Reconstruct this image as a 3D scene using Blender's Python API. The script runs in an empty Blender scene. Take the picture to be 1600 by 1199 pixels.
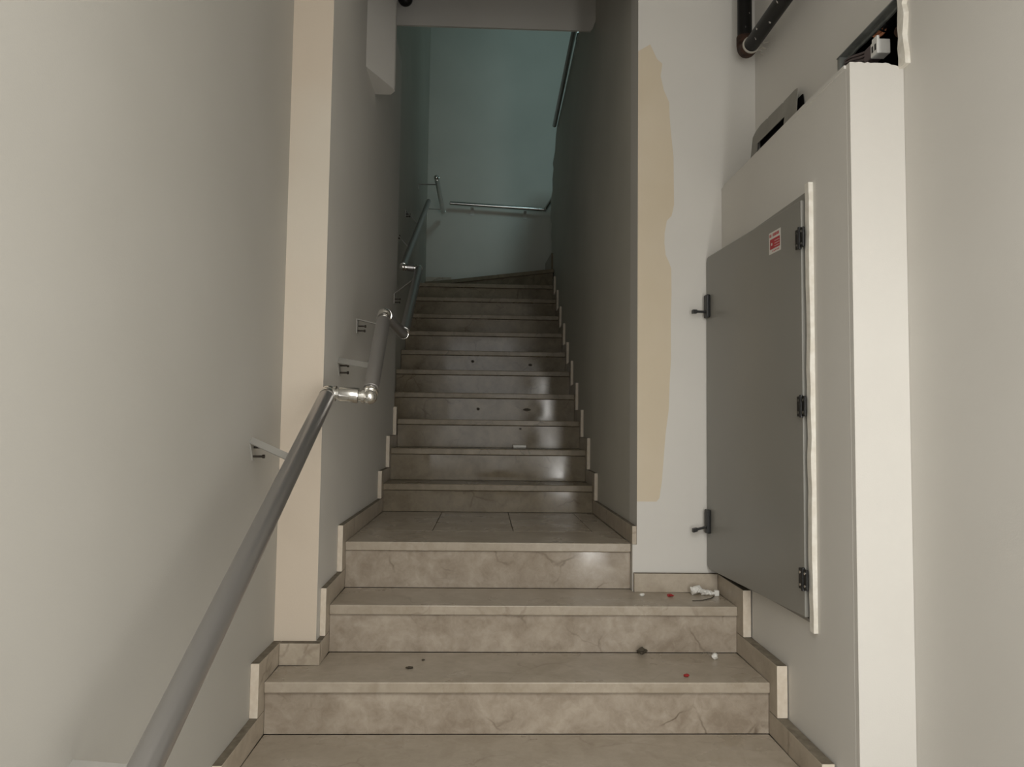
import bpy, bmesh, math, random
from mathutils import Vector, Matrix, noise
random.seed(7)
sc = bpy.context.scene
C = sc.collection

# ---------------------------------------------------------------- camera, light, exposure
cam_d = bpy.data.cameras.new('camera')
cam_d.sensor_width = 36.0
cam_d.lens = 26.25
cam_d.clip_start = 0.01
cam = bpy.data.objects.new('camera', cam_d)
C.objects.link(cam)
R_ = Vector((0.99925987, -0.03616886, 0.01309716))
U_ = Vector((-0.01526605, -0.06035577, 0.99806018))
F_ = Vector((0.03530821, 0.99752143, 0.06086326))
M = Matrix((R_, U_, -F_)).transposed().to_4x4()
M.translation = Vector((-0.0385, -2.3885, 0.954))
cam.matrix_world = M
sc.camera = cam

w = bpy.data.worlds.new('daylight')
sc.world = w
w.use_nodes = True
w.node_tree.nodes['Background'].inputs[0].default_value = (0.75, 0.82, 0.9, 1)
w.node_tree.nodes['Background'].inputs[1].default_value = 0.03


def area(name, loc, target, sx, sy, power, col):
    d = bpy.data.lights.new(name, 'AREA')
    d.shape = 'RECTANGLE'; d.size = sx; d.size_y = sy
    d.energy = power; d.color = col
    o = bpy.data.objects.new(name, d)
    C.objects.link(o)
    o.location = loc
    o.rotation_euler = (Vector(target) - Vector(loc)).to_track_quat('-Z', 'Y').to_euler()
    return o


area('doorway_daylight', (-0.10, -2.85, 1.45), (0.55, 0.0, 1.3), 1.2, 2.0, 13, (1.0, 0.99, 0.965))
area('overhead_fill', (0.20, -3.15, 2.72), (0.205, -3.65, 0.8), 1.7, 1.6, 64, (1.0, 0.985, 0.955))  # added fill from above for steeper falloff; no actual lamp known there
area('door_gap_light', (0.86, -2.72, 0.75), (0.9, 0.5, 0.9), 0.17, 2.0, 15, (1.0, 0.98, 0.94))
area('upper_window_light', (0.93, 0.9, 4.9), (0.05, 5.1, 3.5), 0.5, 0.9, 18, (0.62, 0.94, 1.0))

vs = sc.view_settings
vs.view_transform = 'Standard'
vs.look = 'None'
vs.exposure = 0.44
vs.gamma = 1.0
vs.use_curve_mapping = False


# ---------------------------------------------------------------- materials
def new_mat(name, col, rough=0.6, metal=0.0, spec=0.5):
    m = bpy.data.materials.new(name)
    m.use_nodes = True
    b = m.node_tree.nodes['Principled BSDF']
    b.inputs['Base Color'].default_value = (*col, 1)
    b.inputs['Roughness'].default_value = rough
    b.inputs['Metallic'].default_value = metal
    b.inputs['Specular IOR Level'].default_value = spec
    return m


def noisy(name, c1, c2, scale=3.0, detail=4, rough=0.7, metal=0.0, bump=0.0, bscale=200, spec=0.3, lo=0.35, hi=0.65, stretch=(1, 1, 1)):
    m = new_mat(name, c1, rough, metal, spec)
    nt = m.node_tree; N = nt.nodes; L = nt.links
    b = N['Principled BSDF']
    tc = N.new('ShaderNodeTexCoord')
    mp = N.new('ShaderNodeMapping'); mp.inputs['Scale'].default_value = stretch
    L.new(tc.outputs['Object'], mp.inputs['Vector'])
    n = N.new('ShaderNodeTexNoise'); n.inputs['Scale'].default_value = scale; n.inputs['Detail'].default_value = detail
    L.new(mp.outputs[0], n.inputs['Vector'])
    r = N.new('ShaderNodeValToRGB')
    r.color_ramp.elements[0].position = lo; r.color_ramp.elements[0].color = (*c1, 1)
    r.color_ramp.elements[1].position = hi; r.color_ramp.elements[1].color = (*c2, 1)
    L.new(n.outputs['Fac'], r.inputs['Fac'])
    L.new(r.outputs['Color'], b.inputs['Base Color'])
    if bump > 0:
        n2 = N.new('ShaderNodeTexNoise'); n2.inputs['Scale'].default_value = bscale; n2.inputs['Detail'].default_value = 3
        L.new(tc.outputs['Object'], n2.inputs['Vector'])
        bp = N.new('ShaderNodeBump'); bp.inputs['Strength'].default_value = bump; bp.inputs['Distance'].default_value = 0.002
        L.new(n2.outputs['Fac'], bp.inputs['Height'])
        L.new(bp.outputs[0], b.inputs['Normal'])
    return m


def marble(name, ca, cb, vein, rough=0.25, vein_amt=0.55):
    m = new_mat(name, ca, rough, 0, 0.3)
    nt = m.node_tree; N = nt.nodes; L = nt.links
    b = N['Principled BSDF']
    tc = N.new('ShaderNodeTexCoord'); oi = N.new('ShaderNodeObjectInfo')
    mul = N.new('ShaderNodeMath'); mul.operation = 'MULTIPLY'; mul.inputs[1].default_value = 37.0
    L.new(oi.outputs['Random'], mul.inputs[0])
    add = N.new('ShaderNodeVectorMath'); add.operation = 'ADD'
    L.new(tc.outputs['Object'], add.inputs[0]); L.new(mul.outputs[0], add.inputs[1])
    n1 = N.new('ShaderNodeTexNoise'); n1.inputs['Scale'].default_value = 7; n1.inputs['Detail'].default_value = 6; n1.inputs['Distortion'].default_value = 1.2
    L.new(add.outputs[0], n1.inputs['Vector'])
    r1 = N.new('ShaderNodeValToRGB')
    r1.color_ramp.elements[0].position = 0.36; r1.color_ramp.elements[0].color = (*ca, 1)
    r1.color_ramp.elements[1].position = 0.64; r1.color_ramp.elements[1].color = (*cb, 1)
    nf = N.new('ShaderNodeTexNoise'); nf.inputs['Scale'].default_value = 34; nf.inputs['Detail'].default_value = 8; nf.inputs['Roughness'].default_value = 0.7; nf.inputs['Distortion'].default_value = 0.6
    L.new(add.outputs[0], nf.inputs['Vector'])
    mf = N.new('ShaderNodeMix'); mf.inputs['Factor'].default_value = 0.42
    L.new(n1.outputs['Fac'], mf.inputs[2]); L.new(nf.outputs['Fac'], mf.inputs[3])
    L.new(mf.outputs[0], r1.inputs['Fac'])
    # thin veins: distorted voronoi cell edges, broken up by a noise mask
    n2 = N.new('ShaderNodeTexNoise'); n2.inputs['Scale'].default_value = 4; n2.inputs['Detail'].default_value = 5
    L.new(add.outputs[0], n2.inputs['Vector'])
    mixv = N.new('ShaderNodeMix'); mixv.data_type = 'VECTOR'; mixv.inputs['Factor'].default_value = 0.22
    L.new(add.outputs[0], mixv.inputs[4]); L.new(n2.outputs['Color'], mixv.inputs[5])
    v = N.new('ShaderNodeTexVoronoi'); v.feature = 'DISTANCE_TO_EDGE'; v.inputs['Scale'].default_value = 6.5
    L.new(mixv.outputs[1], v.inputs['Vector'])
    r2 = N.new('ShaderNodeValToRGB')
    r2.color_ramp.elements[0].position = 0.0; r2.color_ramp.elements[0].color = (1, 1, 1, 1)
    r2.color_ramp.elements[1].position = 0.035; r2.color_ramp.elements[1].color = (0, 0, 0, 1)
    L.new(v.outputs['Distance'], r2.inputs['Fac'])
    n3 = N.new('ShaderNodeTexNoise'); n3.inputs['Scale'].default_value = 5.5; n3.inputs['Detail'].default_value = 2
    L.new(add.outputs[0], n3.inputs['Vector'])
    r3 = N.new('ShaderNodeValToRGB')
    r3.color_ramp.elements[0].position = 0.50; r3.color_ramp.elements[0].color = (0, 0, 0, 1)
    r3.color_ramp.elements[1].position = 0.66; r3.color_ramp.elements[1].color = (vein_amt,) * 3 + (1,)
    L.new(n3.outputs['Fac'], r3.inputs['Fac'])
    mm = N.new('ShaderNodeMath'); mm.operation = 'MULTIPLY'
    L.new(r2.outputs['Color'], mm.inputs[0]); L.new(r3.outputs['Color'], mm.inputs[1])
    mx = N.new('ShaderNodeMix'); mx.data_type = 'RGBA'
    mx.inputs[7].default_value = (*vein, 1)
    L.new(mm.outputs[0], mx.inputs['Factor']); L.new(r1.outputs['Color'], mx.inputs[6])
    L.new(mx.outputs[2], b.inputs['Base Color'])
    rr = N.new('ShaderNodeMapRange'); rr.inputs[1].default_value = 0.3; rr.inputs[2].default_value = 0.7
    rr.inputs[3].default_value = rough - 0.04; rr.inputs[4].default_value = rough + 0.12
    L.new(n2.outputs['Fac'], rr.inputs[0]); L.new(rr.outputs[0], b.inputs['Roughness'])
    return m


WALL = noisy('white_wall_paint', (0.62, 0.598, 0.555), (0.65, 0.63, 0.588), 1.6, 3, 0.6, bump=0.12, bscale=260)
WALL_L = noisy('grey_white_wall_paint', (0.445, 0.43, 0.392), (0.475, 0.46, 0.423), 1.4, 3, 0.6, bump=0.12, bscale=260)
WALL_W = noisy('warm_wall_paint', (0.63, 0.545, 0.445), (0.65, 0.59, 0.50), 1.1, 3, 0.65, bump=0.12, bscale=260, lo=0.42, hi=0.6)
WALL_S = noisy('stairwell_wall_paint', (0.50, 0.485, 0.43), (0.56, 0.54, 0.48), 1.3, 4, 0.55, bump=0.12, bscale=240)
PATCH = noisy('cream_paint', (0.60, 0.515, 0.385), (0.64, 0.56, 0.44), 2.2, 3, 0.6)
PLASTER = noisy('raw_plaster', (0.70, 0.66, 0.58), (0.80, 0.77, 0.70), 40, 4, 0.9, bump=0.4, bscale=90)
CUT = noisy('pale_cut_stone', (0.60, 0.52, 0.42), (0.70, 0.63, 0.53), 30, 4, 0.7, bump=0.2, bscale=120)
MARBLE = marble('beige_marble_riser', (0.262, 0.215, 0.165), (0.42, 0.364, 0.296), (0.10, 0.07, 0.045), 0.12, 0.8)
MARBLE_B = marble('brown_dimmed_marble_riser', (0.165, 0.135, 0.092), (0.25, 0.21, 0.15), (0.07, 0.05, 0.03), 0.08)  # browner stone, darkened further to paint in the upper flight's light falloff
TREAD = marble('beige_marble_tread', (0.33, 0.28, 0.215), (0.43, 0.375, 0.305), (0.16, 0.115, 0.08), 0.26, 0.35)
TREAD_B = marble('brown_dimmed_marble_tread', (0.19, 0.155, 0.105), (0.28, 0.235, 0.17), (0.07, 0.05, 0.03), 0.26, 0.5)  # upper treads: brown stone with the dimmer light painted into its colour
SKIRT = marble('beige_marble_skirting', (0.37, 0.315, 0.245), (0.48, 0.42, 0.34), (0.16, 0.12, 0.08), 0.35)
GRIME = noisy('dusty_grime', (0.13, 0.11, 0.08), (0.22, 0.19, 0.145), 25, 4, 0.9)
GROUT = new_mat('dark_mortar', (0.10, 0.085, 0.07), 0.9)
CONC = noisy('grey_screed', (0.30, 0.28, 0.25), (0.38, 0.36, 0.32), 8, 5, 0.85)
TUBE = new_mat('satin_grey_tube', (0.44, 0.43, 0.425), 0.33, 0.9)
CHROME = new_mat('chrome_fitting', (0.78, 0.77, 0.74), 0.16, 1.0)
POLISHED = new_mat('polished_steel_tube', (0.60, 0.60, 0.58), 0.2, 1.0)
BRACKET = new_mat('pale_grey_bracket', (0.42, 0.41, 0.38), 0.45, 0.2)
SCREW = new_mat('dark_screw', (0.06, 0.05, 0.04), 0.5, 0.6)
PANEL = noisy('grey_enamel', (0.235, 0.228, 0.205), (0.25, 0.242, 0.218), 2, 2, 0.33, spec=0.45, bump=0.05, bscale=300)
BLACK = new_mat('black_plastic', (0.008, 0.008, 0.008), 0.4)
DARK = new_mat('dark_cabinet_interior', (0.02, 0.018, 0.015), 0.9)
VOID = new_mat('painted_recess_shade', (0.006, 0.005, 0.005), 1.0, 0, 0.1)  # near-black that stands in for shade inside recesses
PLATE = noisy('grey_plate', (0.22, 0.21, 0.18), (0.27, 0.26, 0.23), 5, 3, 0.5)
RED = new_mat('red_print', (0.42, 0.03, 0.04), 0.5)
PALE = new_mat('white_label', (0.62, 0.60, 0.55), 0.5)
WHITE = new_mat('white_plastic', (0.75, 0.74, 0.70), 0.35)
GREYFLUFF = new_mat('grey_fibre', (0.28, 0.25, 0.21), 0.9)
RUST = noisy('rusty_iron', (0.022, 0.012, 0.008), (0.06, 0.028, 0.016), 40, 5, 0.75, bump=0.3, bscale=120)
COPPER = noisy('orange_pipe_end', (0.35, 0.12, 0.05), (0.5, 0.2, 0.09), 60, 3, 0.6)
STEEL = noisy('weathered_zinc', (0.16, 0.17, 0.16), (0.30, 0.31, 0.29), 12, 5, 0.45, metal=0.4)
PIPE = noisy('black_pipe_paint', (0.005, 0.0045, 0.004), (0.55, 0.52, 0.48), 42, 3, 0.4, spec=0.25, lo=0.69, hi=0.71, stretch=(1, 1, 0.5))
TWINE = new_mat('pale_twine', (0.45, 0.42, 0.36), 0.9)
PURPLE = new_mat('mauve_cable', (0.10, 0.075, 0.075), 0.5)
LEAF = new_mat('dark_scrap', (0.05, 0.04, 0.025), 0.8)
REDSCRAP = new_mat('red_scrap', (0.30, 0.02, 0.02), 0.5)


# ---------------------------------------------------------------- mesh helpers
def obj(name, bm, mat, parent=None, smooth=False, origin=None):
    """link a bmesh as one object; geometry is given in world space; origin moves the object's pivot"""
    bmesh.ops.recalc_face_normals(bm, faces=bm.faces)
    o = bpy.data.objects.new(name, bpy.data.meshes.new(name))
    if origin is not None:
        bmesh.ops.translate(bm, verts=bm.verts, vec=-Vector(origin))
        o.location = origin
    if smooth:
        for f in bm.faces: f.smooth = True
        for e in bm.edges:
            if len(e.link_faces) == 2 and e.calc_face_angle(0) > 0.7: e.smooth = False
    bm.to_mesh(o.data); bm.free()
    for m in (mat if isinstance(mat, (list, tuple)) else [mat]): o.data.materials.append(m)
    C.objects.link(o)
    if parent is not None:
        o.parent = parent
        o.matrix_parent_inverse = Matrix.Translation(parent.matrix_basis.translation).inverted() if parent.parent is None else \
            (parent.parent.matrix_basis @ parent.matrix_parent_inverse @ parent.matrix_basis).inverted()
    return o


def tag(o, label, cat, group=None, kind=None):
    o['label'] = label
    o['category'] = cat
    if group: o['group'] = group
    if kind: o['kind'] = kind
    return o


def empty(name, loc, label, cat, group=None, kind=None):
    o = bpy.data.objects.new(name, None); C.objects.link(o)
    o.location = loc; o.empty_display_size = 0.1
    return tag(o, label, cat, group, kind)


def box(bm, x0, x1, y0, y1, z0, z1, mi=0, bev=0.0):
    r = bmesh.ops.create_cube(bm, size=1.0)
    vs_ = r['verts']
    for v in vs_:
        v.co = Vector(((x0 + x1) / 2 + v.co.x * (x1 - x0), (y0 + y1) / 2 + v.co.y * (y1 - y0), (z0 + z1) / 2 + v.co.z * (z1 - z0)))
    fs = {f for v in vs_ for f in v.link_faces}
    for f in fs: f.material_index = mi
    if bev > 0:
        es = list({e for v in vs_ for e in v.link_edges})
        bmesh.ops.bevel(bm, geom=es, offset=bev, segments=2, affect='EDGES', profile=0.5)
    return vs_


def prism(bm, pts, axis, a, b, mi=0, bev=0.0):
    """extrude a polygon: axis 'x' -> pts are (y,z); 'y' -> (x,z); 'z' -> (x,y)"""
    def P(p, t):
        return {'x': (t, p[0], p[1]), 'y': (p[0], t, p[1]), 'z': (p[0], p[1], t)}[axis]
    v0 = [bm.verts.new(P(p, a)) for p in pts]
    v1 = [bm.verts.new(P(p, b)) for p in pts]
    fs = [bm.faces.new(v0), bm.faces.new(v1[::-1])]
    n = len(pts)
    for i in range(n):
        fs.append(bm.faces.new((v0[i], v0[(i + 1) % n], v1[(i + 1) % n], v1[i])))
    for f in fs: f.material_index = mi
    if bev > 0:
        bmesh.ops.bevel(bm, geom=list({e for f in fs for e in f.edges}), offset=bev, segments=2, affect='EDGES', profile=0.5)
    return fs


def frame_of(d):
    d = d.normalized()
    a = Vector((0, 0, 1)) if abs(d.z) < 0.95 else Vector((1, 0, 0))
    x = d.cross(a).normalized()
    return x, d.cross(x).normalized()


def tube(bm, p0, p1, r, seg=20, r1=None, caps=True, mi=0, prof=None):
    """straight tube; prof = list of (t along in metres, radius) overrides the plain cylinder"""
    p0 = Vector(p0); p1 = Vector(p1)
    d = p1 - p0; ln = d.length; dn = d.normalized(); x, y = frame_of(d)
    if prof is None: prof = [(0, r), (ln, r if r1 is None else r1)]
    rings = []
    for t, rr in prof:
        rings.append([bm.verts.new(p0 + dn * t + (x * math.cos(2 * math.pi * k / seg) + y * math.sin(2 * math.pi * k / seg)) * rr) for k in range(seg)])
    for i in range(len(rings) - 1):
        for k in range(seg):
            f = bm.faces.new((rings[i][k], rings[i][(k + 1) % seg], rings[i + 1][(k + 1) % seg], rings[i + 1][k])); f.material_index = mi
    if caps:
        for rg in (rings[0], rings[-1]):
            f = bm.faces.new(rg); f.material_index = mi


def sweep(bm, pts, r, seg=8, mi=0):
    pts = [Vector(p) for p in pts]
    rings = []
    for i, p in enumerate(pts):
        d = (pts[min(i + 1, len(pts) - 1)] - pts[max(i - 1, 0)])
        x, y = frame_of(d)
        if rings and x.dot(px) < 0: x, y = -x, -y
        px = x
        rings.append([bm.verts.new(p + (x * math.cos(2 * math.pi * k / seg) + y * math.sin(2 * math.pi * k / seg)) * r) for k in range(seg)])
    for i in range(len(rings) - 1):
        for k in range(seg):
            f = bm.faces.new((rings[i][k], rings[i][(k + 1) % seg], rings[i + 1][(k + 1) % seg], rings[i + 1][k])); f.material_index = mi
    bm.faces.new(rings[0]).material_index = mi
    bm.faces.new(rings[-1]).material_index = mi


def ball(bm, c, r, seg=18, mi=0, sq=(1, 1, 1)):
    rr = bmesh.ops.create_uvsphere(bm, u_segments=seg, v_segments=seg // 2 + 2, radius=r)
    for v in rr['verts']: v.co = Vector((v.co.x * sq[0], v.co.y * sq[1], v.co.z * sq[2])) + Vector(c)
    for f in {f for v in rr['verts'] for f in v.link_faces}: f.material_index = mi


def BM(): return bmesh.new()


# ---------------------------------------------------------------- measured layout (metres)
YN = [-0.31, -0.004, 0.297, 0.573, 1.626, 1.919, 2.214, 2.485, 2.773, 3.055, 3.314, 3.604, 3.861, 4.129]   # nosing fronts
ZN = [0.0, 0.163, 0.329, 0.508, 0.656, 0.837, 1.008, 1.185, 1.357, 1.521, 1.695, 1.873, 2.055, 2.228]       # tread tops
XL1, XR1, XL2, XR2, XL3 = -0.709, 0.876, -0.575, 0.545, -0.658
WL1, WL2, WL3, WR2 = -0.735, -0.595, -0.660, 0.563
FLOOR = -0.165
Z14 = 2.40


def wall(name, bm, label, mat=WALL):
    return tag(obj(name, bm, mat), label, 'wall', kind='structure')


# ---------------------------------------------------------------- setting: floor, walls, beams, ceilings
bm = BM(); box(bm, -1.2, 1.4, -5.6, -0.29, FLOOR - 0.15, FLOOR)
tag(obj('floor', bm, CONC), 'grey lobby floor at the foot of the stairs', 'floor', kind='structure')

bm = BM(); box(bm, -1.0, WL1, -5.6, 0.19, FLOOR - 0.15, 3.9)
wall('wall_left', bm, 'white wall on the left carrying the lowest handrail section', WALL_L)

bm = BM(); box(bm, -1.0, WL2, 0.19, 2.2, FLOOR - 0.15, 3.25)
o = wall('wall_left', bm, 'second left wall set forward, with a cream end face towards the viewer', [WALL, WALL_W])
for p in o.data.polygons:
    if p.normal.y < -0.9: p.material_index = 1

bm = BM(); box(bm, -1.0, WL3, 2.2, 5.3, FLOOR - 0.15, 6.5)
wall('wall_left', bm, 'dim far left wall beside the top steps of the stairs', WALL_S)

bm = BM(); box(bm, WL3, 2.4, 5.1, 5.3, FLOOR - 0.15, 6.5)
wall('wall_back', bm, 'teal-lit back wall at the top of the stairs', WALL_S)

# divider wall to the right of the upper flight: flat top, ragged broken end
prof = [(0.70, FLOOR), (4.34, FLOOR), (4.34, 2.24), (4.34, 2.38), (4.47, 2.45), (4.47, 2.56), (4.53, 2.62), (4.50, 2.72), (4.62, 2.80), (4.50, 2.88),
        (4.68, 2.96), (4.70, 3.02), (4.62, 3.08), (4.70, 3.16), (4.50, 3.20), (4.52, 3.32), (4.42, 3.38), (4.50, 3.46), (4.28, 3.50),
        (4.22, 3.60), (4.10, 3.66), (3.6, 3.665), (1.95, 3.67), (1.95, 3.9), (0.70, 3.9)]
bm = BM(); prism(bm, prof, 'x', WR2, 0.74)
wall('wall_right', bm, 'shaded wall right of the upper flight with a ragged far end', WALL_S)

bm = BM()
box(bm, WR2, 1.40, 0.55, 0.70, 0.508, 3.9)
box(bm, 0.546, 1.40, 0.55, 0.70, FLOOR - .15, 0.508)
pier = wall('wall_front', bm, 'bright wall face beside the cabinet, with a cream paint patch')
pts = [(0.5632, 2.50), (0.612, 2.53), (0.640, 2.47), (0.662, 2.45), (0.655, 2.40), (0.668, 2.34), (0.690, 2.29), (0.692, 2.23), (0.697, 2.17), (0.708, 2.06), (0.709, 1.95), (0.710, 1.866),
       (0.700, 1.82), (0.681, 1.80), (0.672, 1.75), (0.671, 1.708), (0.676, 1.66), (0.690, 1.63), (0.699, 1.605), (0.700, 1.50), (0.697, 1.40), (0.698, 1.244),
       (0.692, 1.14), (0.689, 1.04), (0.676, 0.94), (0.668, 0.837), (0.662, 0.76), (0.652, 0.69), (0.640, 0.676), (0.5632, 0.676)]
bm = BM(); prism(bm, pts, 'y', 0.5493, 0.5503)
obj('paint_patch', bm, PATCH, pier)['label'] = 'cream wavy-edged paint patch down the left edge of the wall'

# right wall with the broken opening above the casing
XW0, XW1 = 1.066, 1.045           # the wall runs very slightly out of square
def wx(y): return XW0 + (XW1 - XW0) * min(max((y + 0.485) / 1.035, 0), 1)
def rw(bm, y0, y1, z0, z1, d=1.40):
    ys = [y0] + ([-0.485] if y0 < -0.485 < y1 else []) + [y1]
    prism(bm, [(wx(y), y) for y in ys] + [(d, y1), (d, y0)], 'z', z0, z1)
HY0, HY1, HZ0, HZ1 = -0.476, -0.135, 1.90, 2.135
bm = BM()
rw(bm, -5.6, HY0, FLOOR - 0.15, 3.9)
rw(bm, HY0, HY1, FLOOR - 0.15, HZ0)
rw(bm, HY0, HY1, HZ1, 2.6, 1.084)
rw(bm, HY0, HY1, 2.6, 3.9)
rw(bm, HY1, 0.55, FLOOR - 0.15, 3.9)
wall_r = wall('wall_right', bm, 'white wall on the far right with a broken opening above the casing')
bm = BM(); box(bm, 1.385, 1.395, HY0, HY1, HZ0, 2.6); box(bm, 1.0845, 1.0865, HY0 + .001, HY1 - .001, HZ1, 2.598)
box(bm, 1.085, 1.385, HY0 + .0005, HY0 + .003, HZ0, 2.598); box(bm, 1.085, 1.385, HY1 - .003, HY1 - .0005, HZ0, 2.598); box(bm, 1.085, 1.385, HY0 + .003, HY1 - .003, HZ0 + .001, HZ0 + .003); box(bm, 1.0865, 1.385, HY0 + .003, HY1 - .003, 2.595, 2.599)
obj('recess_shade_lining', bm, VOID, wall_r)  # added near-black sheets that paint the opening's inner shade
# ragged plaster lip on the near side of the opening
bm = BM()
zz = [1.93 + 0.028 * k for k in range(14)]
pl = [(-0.482 + random.uniform(-.004, .004), z) for z in zz]
pr = [(-0.512 + random.uniform(-.007, .007), z) for z in zz]
prism(bm, pl + pr[::-1], 'x', 1.052, 1.070)
obj('broken_plaster_edge', bm, PLASTER, wall_r)['label'] = 'chipped white plaster edge of the opening'

# boxed-out casing that holds the electrical cabinet
CY0, CY1 = -0.485, 0.549
OY0, OY1, OZ0, OZ1 = -0.235, 0.535, 0.405, 1.675       # cabinet opening
def cx(y): return 0.919 + (0.904 - 0.919) * (y - CY0) / (CY1 - CY0)
bm = BM()
def cs(y0, y1, z0, z1, d=1.043): prism(bm, [(cx(y0), y0), (cx(y1), y1), (d, y1), (d, y0)], 'z', z0, z1)
cs(CY0 + 0.02, OY0, FLOOR - 0.15, 1.935); cs(OY1, CY1, FLOOR - 0.15, 1.935); cs(OY0, OY1, FLOOR - 0.15, OZ0); cs(OY0, OY1, OZ1, 1.935)
prism(bm, [(0.919, CY0), (0.919, CY0 + 0.02), (1.0655, CY0 + 0.02), (1.0655, CY0)], 'z', FLOOR - 0.15, 1.93)
# the broken, uneven top edge
n = 18
top = [(0.919 + (1.0655 - 0.919) * k / n, 1.944 + 0.004 * noise.noise(Vector((k * 0.9, 3, 1))) - (0.014 * max(0, k - 13) / 5)) for k in range(n + 1)]
prism(bm, [(0.919, 1.93)] + top + [(1.0655, 1.93)], 'y', CY0, CY0 + 0.02)
prism(bm, [(CY0 + 0.02, 1.935), (CY0 + 0.02, 1.944), (-.2, 1.949), (CY1, 1.951), (CY1, 1.935)], 'x', 0.913, 1.043)
casing = wall('wall_casing', bm, 'boxed-out white casing on the right that holds the grey cabinet')

# beams and ceilings
bm = BM()
prism(bm, [(1.755, 3.246), (1.775, 3.248), (1.949, 3.60), (1.949, 6.5), (1.755, 6.5)], 'x', -0.62, 0.535)
prism(bm, [(0.535, 3.248), (0.545, 3.258), (0.563, 3.31), (0.563, 6.5), (0.535, 6.5)], 'y', 1.755, 1.775)
tag(obj('trim_1', bm, WALL), 'wide grey downstand beam across the top of the stairs', 'beam', kind='structure')
bm = BM(); box(bm, 0.40, 2.4, 0.35, 0.55, 3.9, 6.5)
wall('wall_front', bm, 'wall above the pier closing the upper stairwell', WALL_S)
bm = BM(); prism(bm, [(WL2, 0.88), (-0.497, 1.10), (-0.494, 1.12), (-0.52, 1.16), (WL2, 1.16)], 'z', 2.565, 3.899)
tag(obj('trim_2', bm, WALL), 'short square-ended beam stub on the left wall near the top', 'beam', kind='structure')
bm = BM(); box(bm, -1.0, 1.40, -5.6, 0.548, 2.785, 2.95); box(bm, -1.0, 1.40, 0.40, 0.548, 2.95, 3.9); box(bm, -1.0, 1.40, 0.40, 1.755, 3.9, 4.05)
tag(obj('ceiling', bm, WALL), 'white lobby ceiling above the lower steps', 'ceiling', kind='structure')
bm = BM(); box(bm, -1.0, 2.4, 0.35, 5.3, 6.5, 6.65)
tag(obj('ceiling', bm, WALL_S), 'ceiling of the upper stairwell', 'ceiling', kind='structure')
bm = BM(); box(bm, 2.2, 2.4, 0.55, 5.1, 2.2, 6.5)
wall('wall_right', bm, 'far right wall of the upper stairwell', WALL_S)
bm = BM(); box(bm, 0.74, 2.2, 1.95, 4.3, 3.0, 3.15); box(bm, 1.40, 2.2, 0.55, 1.95, 3.75, 3.9)
tag(obj('floor', bm, CONC), 'upper landing floor behind the right divider wall', 'floor', kind='structure')

# ---------------------------------------------------------------- staircase
stairs = empty('staircase', (0.08, 0.0, 0.0), 'beige marble staircase climbing between white walls to the dark upper landing', 'stairs')
OH = 0.013     # nosing overhang
TH = 0.034     # tread slab thickness
def slab(name, poly, z, th=TH, mat=TREAD, bev=0.004):
    bm = BM(); prism(bm, poly, 'z', z - th, z, bev=bev)
    cxm = sum(p[0] for p in poly) / len(poly); cym = sum(p[1] for p in poly) / len(poly)
    return obj(name, bm, mat, stairs, origin=(cxm, cym, z))
def xs(n):
    if n <= 1: return XL1, XR1
    if n == 2: return XL2, XR1
    if n < 7: return XL2, XR2
    return XL3, XR2
for n in range(14):
    x0, x1 = xs(n)
    y0 = YN[n]
    y1 = YN[n + 1] + OH if n < 13 else 5.095
    if n == 1:
        poly = [(x0, y0), (x1, y0), (x1, y1), (XL2, y1), (XL2, 0.155), (x0, 0.155)]
    elif n == 2:
        poly = [(x0, y0), (x1, y0), (x1, 0.525), (XR2 - 0.001, 0.525), (XR2 - 0.001, y1), (x0, y1)]
    elif n == 3:
        poly = [(x0, y0), (x1, y0), (x1, 0.905), (x0, 0.905)]
    elif n == 13:
        poly = [(x0, y0), (x1, y0), (x1, 4.245), (-0.39, 4.83), (x0, 4.96)]
    else:
        poly = [(x0, y0), (x1, y0), (x1, y1), (x0, y1)]
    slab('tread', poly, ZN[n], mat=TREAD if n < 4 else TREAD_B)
    # riser below this nosing
    zb = (ZN[n - 1] if n else FLOOR)
    bm = BM(); box(bm, x0, x1, y0 + OH, y0 + OH + 0.02, zb + 0.001, ZN[n] - TH - 0.0015, bev=0.0012)
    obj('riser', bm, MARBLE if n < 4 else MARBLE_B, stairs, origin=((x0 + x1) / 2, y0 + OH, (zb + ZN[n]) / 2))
# landing tiles
tx = [XL2, -0.260, 0.092, 0.440, XR2]
for a, b in zip(tx, tx[1:]):
    slab('tile', [(a + .0015, 0.9075), (b - .0015, 0.9075), (b - .0015, 1.637), (a + .0015, 1.637)], ZN[3] - random.uniform(0, .0006), 0.02, bev=0.0012)
# winder steps at the top
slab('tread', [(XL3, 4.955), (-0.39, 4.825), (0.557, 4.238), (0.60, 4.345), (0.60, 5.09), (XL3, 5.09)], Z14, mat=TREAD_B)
bm = BM(); prism(bm, [(XL3, 4.972), (-0.39, 4.843), (0.552, 4.256), (0.552, 4.276), (-0.38, 4.863), (XL3, 4.992)], 'z', ZN[13] + .002, Z14 - TH - .001)
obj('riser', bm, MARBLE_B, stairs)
bm = BM(); prism(bm, [(0.545, 4.36), (0.60, 4.36), (0.60, 4.95), (0.525, 4.80)], 'z', Z14 + .001, Z14 + 0.17)
obj('winder_step', bm, MARBLE_B, stairs)
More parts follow.
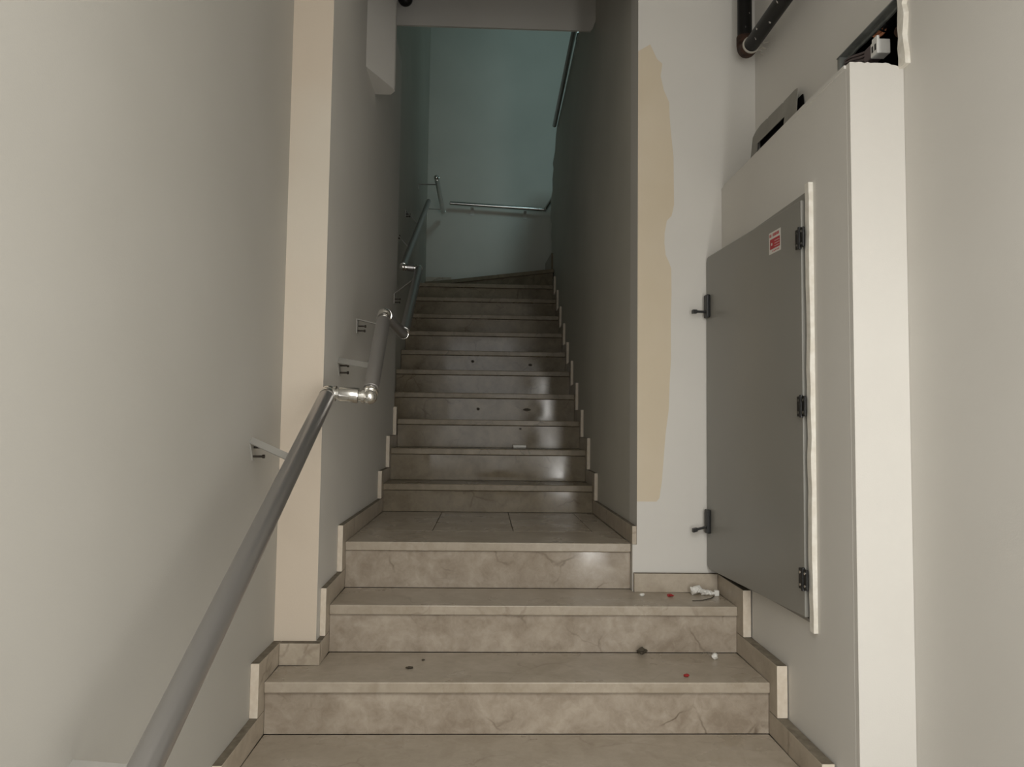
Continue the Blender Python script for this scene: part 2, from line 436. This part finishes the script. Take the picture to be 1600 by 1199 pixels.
# body under the slabs
bm = BM()
for n in range(14):
    x0, x1 = xs(n)
    y1 = YN[n + 1] + OH + .01 if n < 13 else 5.09
    if n == 2: y1 = 0.52
    if n == 1: x0 = XL2
    ya = YN[n] + OH + 0.021
    box(bm, x0 + .002, x1 - .002, ya, y1, FLOOR - .1, ZN[n] - TH - 0.001)
box(bm, XL1 + .002, XL2, YN[1] + OH + .021, 0.155, FLOOR - .1, ZN[1] - TH - .001)
box(bm, XL2 + .002, XR2 - .002, 0.52, 0.61, FLOOR - .1, ZN[2] - TH - .001)
prism(bm, [(XL3 + .002, 4.995), (-0.38, 4.865), (0.55, 4.28), (0.55, 5.09), (XL3 + .002, 5.09)], 'z', ZN[13] - .02, Z14 - TH - .001)
obj('stair_core', bm, GROUT, stairs)
# chips and stains on the risers
def chip(x, n, z, w_, h_, mat, label):
    bm = BM()
    k = 9
    pts = [(x + w_ / 2 * math.cos(2 * math.pi * i / k) * random.uniform(.75, 1), z + h_ / 2 * math.sin(2 * math.pi * i / k) * random.uniform(.75, 1)) for i in range(k)]
    y = YN[n] + OH
    prism(bm, pts, 'y', y - .0008, y - .0001)
    obj('stain', bm, mat, stairs)['label'] = label
chip(0.235, 7, 1.082, 0.060, 0.022, LEAF, 'dark oblong mark on a riser')
chip(-0.085, 7, 1.082, 0.022, 0.022, LEAF, 'dark mark on a riser')
chip(0.180, 6, 0.955, 0.020, 0.014, LEAF, 'dark mark on a riser')
chip(0.287, 9, 1.425, 0.035, 0.022, LEAF, 'dark mark on a riser')
chip(-0.135, 9, 1.445, 0.030, 0.022, LEAF, 'dark mark on a riser')

# ---------------------------------------------------------------- stepped stone skirting
base_l = empty('baseboard_left', (WL1, 0, 0), 'stepped marble skirting along the left wall of the stairs', 'skirting', kind='structure')
base_r = empty('baseboard_right', (XR1, 0, 0), 'stepped marble skirting along the right side of the stairs', 'skirting', kind='structure')
SF, SH = 0.055, 0.072
def skirt(par, xa, xb, n, y_end=None, short=False):
    """one stepped tile: rises in front of riser n and runs along tread n; the cut front end is pale"""
    y0 = YN[n] - SF
    y1 = (YN[n + 1] + OH) if y_end is None else y_end
    zt = ZN[n] + SH
    zl = (ZN[n - 1] + SH) if n else FLOOR
    j = random.uniform(-.003, .003)
    if short: poly = [(y0, zt), (y1, zt), (y1, zl), (y0, zl)]
    else: poly = [(y0, zl + .001), (y0, zt + j), (y1, zt), (y1, ZN[n]), (YN[n] + OH, ZN[n]), (YN[n] + OH, zl + .001)]
    bm = BM(); prism(bm, poly, 'x', min(xa, xb), max(xa, xb), bev=0.002)
    bm.normal_update()
    bmesh.ops.recalc_face_normals(bm, faces=bm.faces)
    for f in bm.faces:
        if f.normal.y < -0.9 and f.calc_center_median().y < y0 + .01: f.material_index = 1
        elif f.normal.z > .9 and f.calc_center_median().z > zt - .01: f.material_index = 2
    return obj('skirting_tile', bm, [SKIRT, CUT, GRIME], par, origin=(xa, y0, zt))
def strip(par, x0, x1, y0, y1, z0, z1):
    bm = BM(); box(bm, x0, x1, y0, y1, z0, z1, bev=.002)
    bmesh.ops.recalc_face_normals(bm, faces=bm.faces)
    for f in bm.faces:
        if f.normal.z > .9: f.material_index = 2
    return obj('skirting_tile', bm, [SKIRT, CUT, GRIME], par, origin=((x0 + x1) / 2, y0, z0))
# left
skirt(base_l, WL1, XL1, 0); skirt(base_l, WL1, XL1, 1, 0.189)
strip(base_l, XL1 + .0005, XL2, 0.158, 0.189, ZN[1], ZN[1] + SH)
strip(base_l, WL2, XL2, 0.1905, YN[2] + OH, ZN[1], ZN[1] + SH)
for n in (2, 3, 4, 5): skirt(base_l, WL2, XL2, n)
skirt(base_l, WL2, XL2, 6, 2.20, short=True)
strip(base_l, XL3, -0.40, 5.072, 5.099, Z14, Z14 + SH)
# right
skirt(base_r, XR1, 0.9115, 0); skirt(base_r, XR1, 0.9095, 1); skirt(base_r, XR1, 0.9045, 2, 0.5485)
strip(base_r, 0.549, XR1 - .0005, 0.526, 0.549, ZN[2], ZN[2] + SH)
strip(base_r, XR2, WR2, 0.553, YN[4] + OH, ZN[3], ZN[3] + SH)
for n in range(4, 13): skirt(base_r, XR2, WR2 , n)
skirt(base_r, XR2, WR2, 13, 4.25)

# ---------------------------------------------------------------- left handrail
rail = empty('handrail', (-0.56, -0.4, 0.8), 'satin grey tube handrail with chrome joints stepping up the left wall', 'handrail')
def rtube(p0, p1, r, par=None, mat=TUBE, g0=0.03, g1=0.03):
    """tube between two joint centres, with a fine collar lip at each end"""
    par = par or rail
    p0 = Vector(p0); p1 = Vector(p1); d = (p1 - p0).normalized()
    a = p0 + d * g0; b = p1 - d * g1; ln = (b - a).length
    bm = BM()
    tube(bm, a, b, r, 28, prof=[(0, r * .9), (0.002, r), (ln - .002, r), (ln, r * .9)])
    return obj('tube', bm, mat, par, smooth=True, origin=a)
def rjoint(c, dirs, r, par=None, mat=CHROME):
    """ball joint with a short spigot and ring towards each tube"""
    par = par or rail
    bm = BM()
    ball(bm, c, r * 0.97, 24)
    c = Vector(c)
    for d in dirs:
        d = Vector(d).normalized()
        ln = r * 1.35
        tube(bm, c, c + d * ln, r, 24, prof=[(0, r * .8), (r * .55, r * .8), (r * .6, r * 1.0), (r * .95, r * 1.0), (r * 1.0, r * .72), (ln, r * .72)])
    return obj('joint', bm, mat, par, smooth=True, origin=c)
def bracket(par, rp, wp, slope, r, drop=0.062, wid=0.034):
    """flat L bracket: arm from under the tube (rp) to the wall (wp), tilted with the rail, a leg down the wall and two long screws"""
    rp = Vector(rp) - Vector((0, 0, r * .6)); wp = Vector(wp)
    t = 0.0035
    s_ = math.atan(slope)
    wv = Vector((0, math.cos(s_), math.sin(s_))); dn = Vector((0, math.sin(s_), -math.cos(s_)))
    bm = BM()
    def plate(a, b, c, d, th):
        v0 = [bm.verts.new(q) for q in (a, b, c, d)]; v1 = [bm.verts.new(q + th) for q in (a, b, c, d)]
        bm.faces.new(v0); bm.faces.new(v1[::-1])
        for i in range(4): bm.faces.new((v0[i], v0[(i + 1) % 4], v1[(i + 1) % 4], v1[i]))
    h = wv * wid / 2
    plate(wp - h, wp + h, rp + h, rp - h, dn * t)
    plate(wp - h, wp + h, wp + h + dn * drop, wp - h + dn * drop, Vector((t, 0, 0)))
    b = obj('bracket', bm, BRACKET, par)
    for u, d in ((0.008, .030), (-0.008, .052)):
        q = wp + wv * u + dn * d + Vector((t, 0, 0))
        bm = BM()
        tube(bm, q, q + Vector((.034, 0, 0)), .0035, 10, prof=[(0, .0035), (.027, .0035), (.0275, .006), (.034, .006)])
        obj('screw', bm, SCREW, b, smooth=True)
    return b
RR = 0.0262
J = [Vector((-0.562, -1.62, 0.188)), Vector((-0.560, 0.112, 1.066)), Vector((-0.424, 0.112, 1.055)), Vector((-0.424, 0.425, 1.378)),
     Vector((-0.445, 1.287, 1.412)), Vector((-0.455, 2.135, 1.925)), Vector((-0.552, 2.125, 1.93)), Vector((-0.552, 3.95, 2.90))]
rtube(J[0], J[1], RR, g0=0.0, g1=.036)
rjoint(J[1], [J[0] - J[1], J[2] - J[1]], RR)
# the short chrome link across the wall offset
bm = BM(); a = J[1] + Vector((.036, 0, -.003)); b = J[2] - Vector((.036, 0, -.003)); ln = (b - a).length
tube(bm, a, b, RR, 28, prof=[(0, .020), (.001, .0245), (.006, RR), (ln - .006, RR), (ln - .001, .0245), (ln, .020)])
obj('link', bm, CHROME, rail, smooth=True, origin=a)
rjoint(J[2], [J[1] - J[2], J[3] - J[2]], RR)
rtube(J[2], J[3], RR, g0=.036, g1=.036)
rjoint(J[3], [J[2] - J[3], J[4] - J[3]], RR)
rtube(J[3], J[4], RR * .93, g0=.036, g1=.036)
rjoint(J[4], [J[3] - J[4], J[5] - J[4]], RR * .93)
rtube(J[4], J[5], RR * .93, g0=.034, g1=.034)
rjoint(J[5], [J[4] - J[5], J[6] - J[5]], RR * .9)
rtube(J[5], J[6], RR * .85, g0=.03, g1=.026, mat=TUBE)
rjoint(J[6], [J[5] - J[6], J[7] - J[6]], RR * .85)
rtube(J[6], J[7], RR * .80, g0=.03, g1=.0)
sl = (J[1].z - J[0].z) / (J[1].y - J[0].y)
def on(a, b, y): t = (y - a.y) / (b.y - a.y); return a + (b - a) * t
bracket(rail, on(J[0], J[1], -1.17), (WL1, -1.07, 0.368), sl, RR, wid=.05, drop=.06)
bracket(rail, on(J[0], J[1], -0.27), (WL1, -0.13, 0.912), sl, RR)
bracket(rail, on(J[2], J[3], 0.235), (WL2, 0.43, 1.205), 0.75, RR)
bracket(rail, on(J[3], J[4], 0.78), (WL2, 0.826, 1.418), 0.0, RR)
bracket(rail, on(J[4], J[5], 2.05), (WL2, 2.08, 1.755), 0.0, RR)
bracket(rail, on(J[6], J[7], 2.53), (WL3, 2.54, 2.262), 0.0, RR * .8)
bracket(rail, on(J[6], J[7], 3.15), (WL3, 3.16, 2.588), 0.0, RR * .8)

# handrail on the far walls at the top
rail2 = empty('handrail', (0.05, 5.0, 3.2), 'slim polished steel handrail across the far teal-lit back wall', 'handrail')
K = [Vector((-0.49, 3.97, 3.118)), Vector((-0.488, 4.95, 3.10)), Vector((-0.425, 5.0, 3.21)), Vector((0.535, 5.0, 3.165))]
rtube(K[0], K[1], .021, rail2, POLISHED, 0.02, 0.02)
rjoint(K[0], [K[1] - K[0]], .022, rail2); rjoint(K[1], [K[0] - K[1]], .022, rail2)
rtube(K[2], K[3], .019, rail2, POLISHED, 0.0, 0.03)
rjoint(K[3], [K[2] - K[3], Vector((0.3, -0.6, 0.35))], .022, rail2)
rtube(K[3], K[3] + Vector((0.10, -0.2, 0.13)), .019, rail2, POLISHED, .03, 0)
for y in (4.12, 4.82):
    p = on(K[0], K[1], y)
    bm = BM(); box(bm, WL3, p.x - .01, y - .012, y + .012, p.z - .012, p.z - .008)
    box(bm, WL3, WL3 + .004, y - .012, y + .012, p.z - .06, p.z - .008)
    obj('bracket', bm, BRACKET, rail2)
for x in (-0.20, 0.335):
    z = 3.20 - 0.047 * (x + .425)
    bm = BM(); box(bm, x - .014, x + .014, 5.0, 5.1, z - .016, z - .012); box(bm, x - .018, x + .018, 5.094, 5.1, z - .075, z - .03)
    obj('bracket', bm, PALE, rail2)

# handrail on top of the divider wall
rail3 = empty('handrail', (0.6, 3.0, 3.67), 'chrome handrail lying along the top of the right divider wall', 'handrail')
for x, ya, yb, za, zb, r in ((0.535, 2.0, 4.05, 3.735, 3.640, .018), (0.585, 2.0, 2.62, 3.725, 3.705, .022), (0.582, 2.68, 3.42, 3.715, 3.69, .020)):
    bm = BM(); tube(bm, (x, ya, za), (x, yb, zb), r, 20)
    obj('tube', bm, TUBE if x < .56 else CHROME, rail3, smooth=True)
bm = BM(); tube(bm, (0.585, 2.60, 3.71), (0.583, 2.70, 3.71), .026, 18); obj('collar', bm, CHROME, rail3, smooth=True)

# ---------------------------------------------------------------- electrical cabinet
cab = empty('electrical_cabinet', (0.91, 0.15, 1.03), 'tall grey metal electrical cabinet with its door ajar in the casing', 'cabinet')
bm = BM()
for y0, y1, z0, z1 in ((OY0, OY0 + .022, OZ0, OZ1), (OY1 - .012, OY1, OZ0, OZ1), (OY0 + .022, OY1 - .012, OZ1 - .022, OZ1), (OY0 + .022, OY1 - .012, OZ0, OZ0 + .010)):
    prism(bm, [(cx(y0) - .003, y0), (cx(y1) - .003, y1), (1.02, y1), (1.02, y0)], 'z', z0, z1)
obj('frame', bm, PANEL, cab)
bm = BM(); box(bm, 1.02, 1.035, OY0, OY1, OZ0, OZ1); obj('back_panel', bm, DARK, cab)
bm = BM()
n = 26
pa = [(cx(-.235) - .013 + random.uniform(-.0015, .0015), 0.385 + (1.692 - 0.385) * k / n) for k in range(n + 1)]
prism(bm, pa + [(cx(-.235) + .004, 1.692), (cx(-.235) + .004, 0.385)], 'y', -.262, -.2362)
obj('plaster_strip', bm, PLASTER, cab)['label'] = 'ragged white plaster strip along the hinge side'
# door: built closed in its own frame, then swung out about the hinge line
hx, hy, fx, fy = 0.896, -0.222, 0.839, 0.545
dv = Vector((fx - hx, fy - hy, 0)); DW = dv.length; dv.normalize()
nv = Vector((-dv.y, dv.x, 0))        # outwards, towards the stairs
if nv.x > 0: nv = -nv
DZ0, DZ1 = 0.420, 1.650
def dpt(u, o, z): return Vector((hx, hy, 0)) + dv * u + nv * o + Vector((0, 0, z))
def dmesh(bm_):
    for v in bm_.verts: v.co = dpt(v.co.x, v.co.y, v.co.z)
bm = BM()
rc = 0.022
poly = [(0.0, DZ0), (DW - rc, DZ0)] + [(DW - rc + rc * math.sin(a), DZ0 + rc - rc * math.cos(a)) for a in (0.4, 0.8, 1.2)] + \
       [(DW, DZ0 + rc), (DW, DZ1 - rc)] + [(DW - rc + rc * math.cos(a), DZ1 - rc + rc * math.sin(a)) for a in (0.4, 0.8, 1.2)] + [(DW - rc, DZ1), (0.0, DZ1)]
prism(bm, poly, 'y', 0.0, -0.020, bev=.0025)
dmesh(bm)
door = obj('door', bm, PANEL, cab)
for z in (1.448, 0.604):
    bm = BM()
    box(bm, DW - .046, DW - .012, .0005, .016, z - .045, z + .047, bev=.004)
    # lever standing out from the plate
    vs_ = box(bm, DW - .036, DW - .020, .012, .060, z - .025, z - .017, bev=.0015)
    box(bm, DW - .038, DW - .018, .050, .068, z - .029, z - .014, bev=.002)
    if z < 1:
        for v in bm.verts:
            if v.co.y > .0165: v.co.z -= (v.co.y - .0165) * .25
    dmesh(bm)
    obj('latch', bm, BLACK, door)
for z in (1.533, 1.032, 0.530):
    bm = BM()
    for u0, u1 in ((.002, .022), (-.026, -.006)): box(bm, u0, u1, .0006, .008, z - .030, z + .030, bev=.002)
    tube(bm, (-.002, .006, z - .033), (-.002, .006, z + .033), .0055, 12)
    for u in (.011, -.016):
        for dz in (-.018, .018): tube(bm, (u, .008, z + dz), (u, .0092, z + dz), .0042, 8, mi=1)
    dmesh(bm)
    obj('hinge', bm, [BLACK, CHROME], door)
# warning sticker: white label, red title strokes, red field with roundel and pale lines
bm = BM()
su0, su1, sz0, sz1 = 0.128, 0.210, 1.531, 1.602
box(bm, su0, su1, .0003, .0006, sz0, sz1)
def mk(u0, u1, z0, z1, mi, o=.0007): box(bm, u0, u1, .0006, o, z0, z1, mi)
for k in range(9):
    if k != 2: mk(su1 - .010 - k * .0075, su1 - .0045 - k * .0075, 1.586, 1.596, 1)
mk(su0 + .006, su1 - .007, 1.546, 1.579, 1)
ball(bm, (su1 - .020, .0007, 1.560), .0125, 16, 1, (1, .02, 1))
for k in range(3): mk(su0 + .010, su0 + .043, 1.552 + k * .0085, 1.5535 + k * .0085, 0, .0009)
for k in range(5): mk(su0 + .012 + k * .010, su0 + .019 + k * .010, 1.537, 1.5405, 1)
ball(bm, (su1 - .020, .0009, 1.562), .005, 12, 0, (1, .02, 1))
dmesh(bm)
obj('warning_sticker', bm, [PALE, RED], door)['label'] = 'white sticker with red print near the upper hinge'

# ---------------------------------------------------------------- grey cover plate leaning above the casing
bm = BM()
def pp(y, z): t = (z - 1.95) / .225; return (1.012 + .024 * t - max(0, .16 - y) * .10, y, z)
ys0, ys1 = .095, .600
outer = [(.655, 1.952), (ys0 + .005, 1.952), (.088, 2.07), (.100, 2.150), (.135, 2.1585), (.235, 2.162), (.240, 2.156), (.250, 2.1625), (.385, 2.168), (.392, 2.161), (.400, 2.1685), (.470, 2.172), (.52, 2.165), (.585, 2.135), (.655, 2.10)]
hole = [(.485, 2.064), (.485, 2.102), (.215, 2.097), (.215, 2.046)]
vo = [bm.verts.new(pp(*q)) for q in outer]; vh = [bm.verts.new(pp(*q)) for q in hole]
eo = [bm.edges.new((vo[i], vo[(i + 1) % len(vo)])) for i in range(len(vo))]
eh = [bm.edges.new((vh[i], vh[(i + 1) % len(vh)])) for i in range(len(vh))]
bmesh.ops.triangle_fill(bm, edges=eo + eh, use_beauty=True)
g = bmesh.ops.extrude_face_region(bm, geom=bm.faces[:])
for v in [e for e in g['geom'] if isinstance(e, bmesh.types.BMVert)]: v.co.x += .003
o = obj('cover_plate', bm, PLATE)
bm = BM(); prism(bm, [(.072, 1.955), (.102, 2.13), (.52, 2.14), (.56, 1.955)], 'x', 1.046, 1.0495); obj('plate_shade_sheet', bm, VOID, o)  # dark sheet on the wall, painting the shade behind slot and near edge
tag(o, 'flat grey cover plate with a long slot leaning on the wall above the casing', 'plate')

# ---------------------------------------------------------------- black pipes
pipe = empty('pipe', (0.982, 0.478, 2.47), 'black chipped pipe with a rusty elbow in the upper right corner', 'pipe')
E0 = Vector((0.976, 0.474, 2.462)); pr_ = .0285
bm = BM(); tube(bm, E0 + Vector((0, 0, .05)), (E0.x, E0.y, 2.784), pr_, 22); obj('vertical_pipe', bm, PIPE, pipe, smooth=True, origin=E0)
bm = BM(); tube(bm, E0 + Vector((0, -.055, 0)), (E0.x + .004, -3.0, E0.z - .04), pr_, 22); obj('horizontal_pipe', bm, PIPE, pipe, smooth=True, origin=E0)
bm = BM()
arc = [E0 + Vector((0, 0, .07))] + [E0 + Vector((0, -.045 * (1 - math.cos(a)), .045 - .045 * math.sin(a))) for a in [k * math.pi / 2 / 8 for k in range(9)]] + [E0 + Vector((0, -.07, 0))]
sweep(bm, arc, .032, 20); obj('elbow', bm, RUST, pipe, smooth=True, origin=E0)
bm = BM(); tube(bm, E0 + Vector((0, -.068, 0)), E0 + Vector((0, -.075, 0)), .0335, 20); obj('joint_ring', bm, TWINE, pipe, smooth=True)
bm = BM()
for k in range(4):
    a = random.uniform(0, 6); q = E0 + Vector((.03, -.072, -.01))
    sweep(bm, [q + Vector((.012 * t + .006 * math.sin(a + 5 * t), -.012 * t * (k - 1.5), -.010 * t * math.cos(a) + .004 * k)) for t in (0, .6, 1.2, 1.8, 2.4)], .0016, 6)
obj('twine', bm, TWINE, pipe)

bm = BM()
q = Vector((-0.500, 1.50, 3.232))
sweep(bm, [(q.x, q.y, 3.89), (q.x, q.y, 3.4), (q.x, q.y, 3.28)] + [(q.x, q.y + .0, 3.255)], .040, 20)
ball(bm, (q.x, q.y, 3.250), .040, 20)
tag(obj('pipe', bm, BLACK, smooth=True), 'stub of black pipe end hanging beside the left beam stub', 'pipe')

# ---------------------------------------------------------------- things in the broken opening
ch = BM()
n = 14
e0 = [(HY0 + .002 + (HY1 - HY0 - .004) * k / n, 2.1335) for k in range(n + 1)]
e1 = [(y, 2.1235 + random.uniform(-.002, .002)) for y, z in e0]
prism(ch, e0 + e1[::-1], 'x', 1.078, 1.084)
prism(ch, [(1.052, 2.1335), (1.084, 2.1335), (1.084, 2.1305), (1.052, 2.1305)], 'y', HY0 + .002, HY1 - .002)
prism(ch, [(HY1 - .004, 2.1335), (HY1 - .004, 1.98), (HY1 - .016, 2.00), (HY1 - .020, 2.1335)], 'x', 1.054, 1.084)
tag(obj('metal_channel', ch, STEEL), 'grey zinc channel along the slanting edge of the wall opening', 'channel')
bm = BM()
cpts = [Vector(q) for q in ((1.17, -.455, 2.30), (1.15, -.405, 2.24), (1.125, -.345, 2.185), (1.108, -.300, 2.150))]
sweep(bm, cpts, .026, 16)
for k in range(10):
    t = k / 9
    a = cpts[1].lerp(cpts[3], t); d = (cpts[3] - cpts[1]).normalized()
    tube(bm, a, a + d * .005, .030, 16)
c1 = tag(obj('conduit', bm, BLACK, smooth=True), 'fat black corrugated conduit in the opening, with an orange end', 'conduit')
bm = BM(); d = Vector((-.6, -.75, -.25)).normalized(); q = Vector((1.100, -.300, 2.142))
tube(bm, q, q + d * .016, .021, 18, prof=[(0, .024), (.010, .024), (.0105, .017), (.016, .015)])
obj('orange_end', bm, COPPER, c1, smooth=True)
bm = BM(); tube(bm, (1.18, -.425, 2.10), (1.082, -.434, 2.060), .015, 14); tube(bm, (1.083, -.434, 2.0605), (1.078, -.4345, 2.0585), .011, 14)
tag(obj('conduit', bm, RUST, smooth=True), 'small rusty pipe end at the right side of the opening', 'conduit')
bundle = empty('cable_bundle', (1.07, -.28, 1.95), 'bundle of dark cables with a white connector behind the casing top', 'cables')
for k in range(9):
    bm = BM()
    dx = .009 * (k % 3); dz = .009 * (k // 3)
    sweep(bm, [(1.100 + dx, -.150, 1.955 + dz), (1.090 + dx, -.155 - .003 * k, 2.040 + dz * .4), (1.062 + dx, -.175, 2.092 + dz), (1.060 + dx, -.22, 2.080 + dz), (1.060 + dx, -.28, 2.056 + dz * 1.2), (1.062 + dx, -.315, 2.046 + dz * 1.2)], .0042, 8)
    obj('cable', bm, [PURPLE, BLACK, STEEL][k % 3], bundle, smooth=True)
bm = BM(); box(bm, 1.055, 1.090, -.338, -.300, 2.034, 2.074, bev=.003); obj('cable_sleeve', bm, PURPLE, bundle)
bm = BM(); box(bm, 1.053, 1.092, -.378, -.340, 2.030, 2.072, bev=.003); box(bm, 1.055, 1.063, -.374, -.344, 2.068, 2.084, bev=.002)
for k in range(2): box(bm, 1.0522, 1.0535, -.372 + .016 * k, -.364 + .016 * k, 2.042, 2.060, 1)
obj('connector', bm, [WHITE, BLACK], bundle)

# ---------------------------------------------------------------- litter on the steps
def lump(name, c, r, mat, label, cat, sq=(1, 1, 1), rough=.4, group=None, sub=2, seed=0):
    bm = BM()
    rr = bmesh.ops.create_icosphere(bm, subdivisions=sub, radius=r)
    for v in rr['verts']:
        d = v.co.normalized()
        v.co = v.co * (1 + rough * noise.noise(d * 2.3 + Vector((seed, seed * 2.1, 5))))
        v.co = Vector((v.co.x * sq[0], v.co.y * sq[1], v.co.z * sq[2]))
    lo = min(v.co.z for v in bm.verts)
    for v in bm.verts: v.co += Vector((c[0], c[1], c[2] - lo))
    return tag(obj(name, bm, mat), label, cat, group)
z2 = ZN[2]; z1 = ZN[1]
wr = empty('plastic_wrapper', (.80, .486, z2), 'crumpled clear white wrapper lying against the skirting on the third step', 'wrapper')
for k, (x, s) in enumerate(((.778, .020), (.808, .016), (.832, .012))):
    bm = BM(); rr = bmesh.ops.create_icosphere(bm, subdivisions=2, radius=s)
    for v in rr['verts']:
        v.co *= 1 + .75 * noise.noise(v.co * 90 + Vector((k * 3, 1, 2)))
        v.co.z *= .8
    lo = min(v.co.z for v in bm.verts)
    for v in bm.verts: v.co += Vector((x, .486 - .004 * k, z2 - lo))
    obj('crumple', bm, WHITE, wr)
bm = BM(); box(bm, .844, .862, .462, .478, z2, z2 + .022, bev=.003); tube(bm, (.838, .470, z2 + .010), (.846, .470, z2 + .010), .005, 10)
tag(obj('white_plug', bm, WHITE), 'small white plastic plug beside the crumpled wrapper', 'plug')
bm = BM(); sweep(bm, [(.838, .455, z2 + .002), (.815, .418, z2 + .002), (.775, .388, z2 + .002), (.735, .380, z2 + .002)], .0016, 6)
tag(obj('thread', bm, LEAF), 'thin dark thread curling on the third step below the wrapper', 'thread')
lump('scrap', (.565, .459, z2), .009, WHITE, 'tiny white crumb on the left of the third step', 'scrap', (1.2, 1, .6), seed=2)
lump('scrap', (.670, .451, z2), .011, REDSCRAP, 'small red scrap on the third step', 'scrap', (1.2, .8, .5), .6, seed=3)
lump('scrap', (.624, .052, z1), .009, REDSCRAP, 'small bright red scrap near the edge of the second step', 'scrap', (1, 1, .5), .6, seed=4)
lump('scrap', (.530, .288, z1), .014, LEAF, 'dark twisted scrap against the riser on the second step', 'scrap', (1.3, .7, .8), .7, seed=5)
lump('scrap', (-.274, .130, z1), .010, LEAF, 'dark flat scrap on the left half of the second step, larger of two', 'scrap', (1.3, 1, .3), seed=6)
lump('scrap', (-.236, .215, z1), .006, LEAF, 'tiny dark scrap behind the larger one on the second step', 'scrap', (1, 1, .4), seed=7)
fl = lump('fluff', (.772, .235, z1), .011, WHITE, 'white knotted bit with grey fluff on the second step', 'fluff', (1, 1, .9), .6, seed=8)
bm = BM()
for k in range(14):
    a = random.uniform(0, 6.28); r = random.uniform(.015, .045)
    sweep(bm, [(.765, .245, z1 + .006), (.765 + r * .6 * math.cos(a), .245 + .4 * r * math.sin(a), z1 + .012 + .010 * random.random()), (.765 + r * math.cos(a), .245 + .5 * r * math.sin(a), z1 + .003 + .03 * random.random())], .0005, 4)
obj('fibres', bm, GREYFLUFF, fl)['kind'] = 'stuff'
bm = BM(); tube(bm, (.135, 2.165, ZN[5] + .011), (.212, 2.170, ZN[5] + .011), .011, 14)
tag(obj('paper_roll', bm, WHITE, smooth=True), 'small white rolled paper scrap on a middle step', 'scrap')
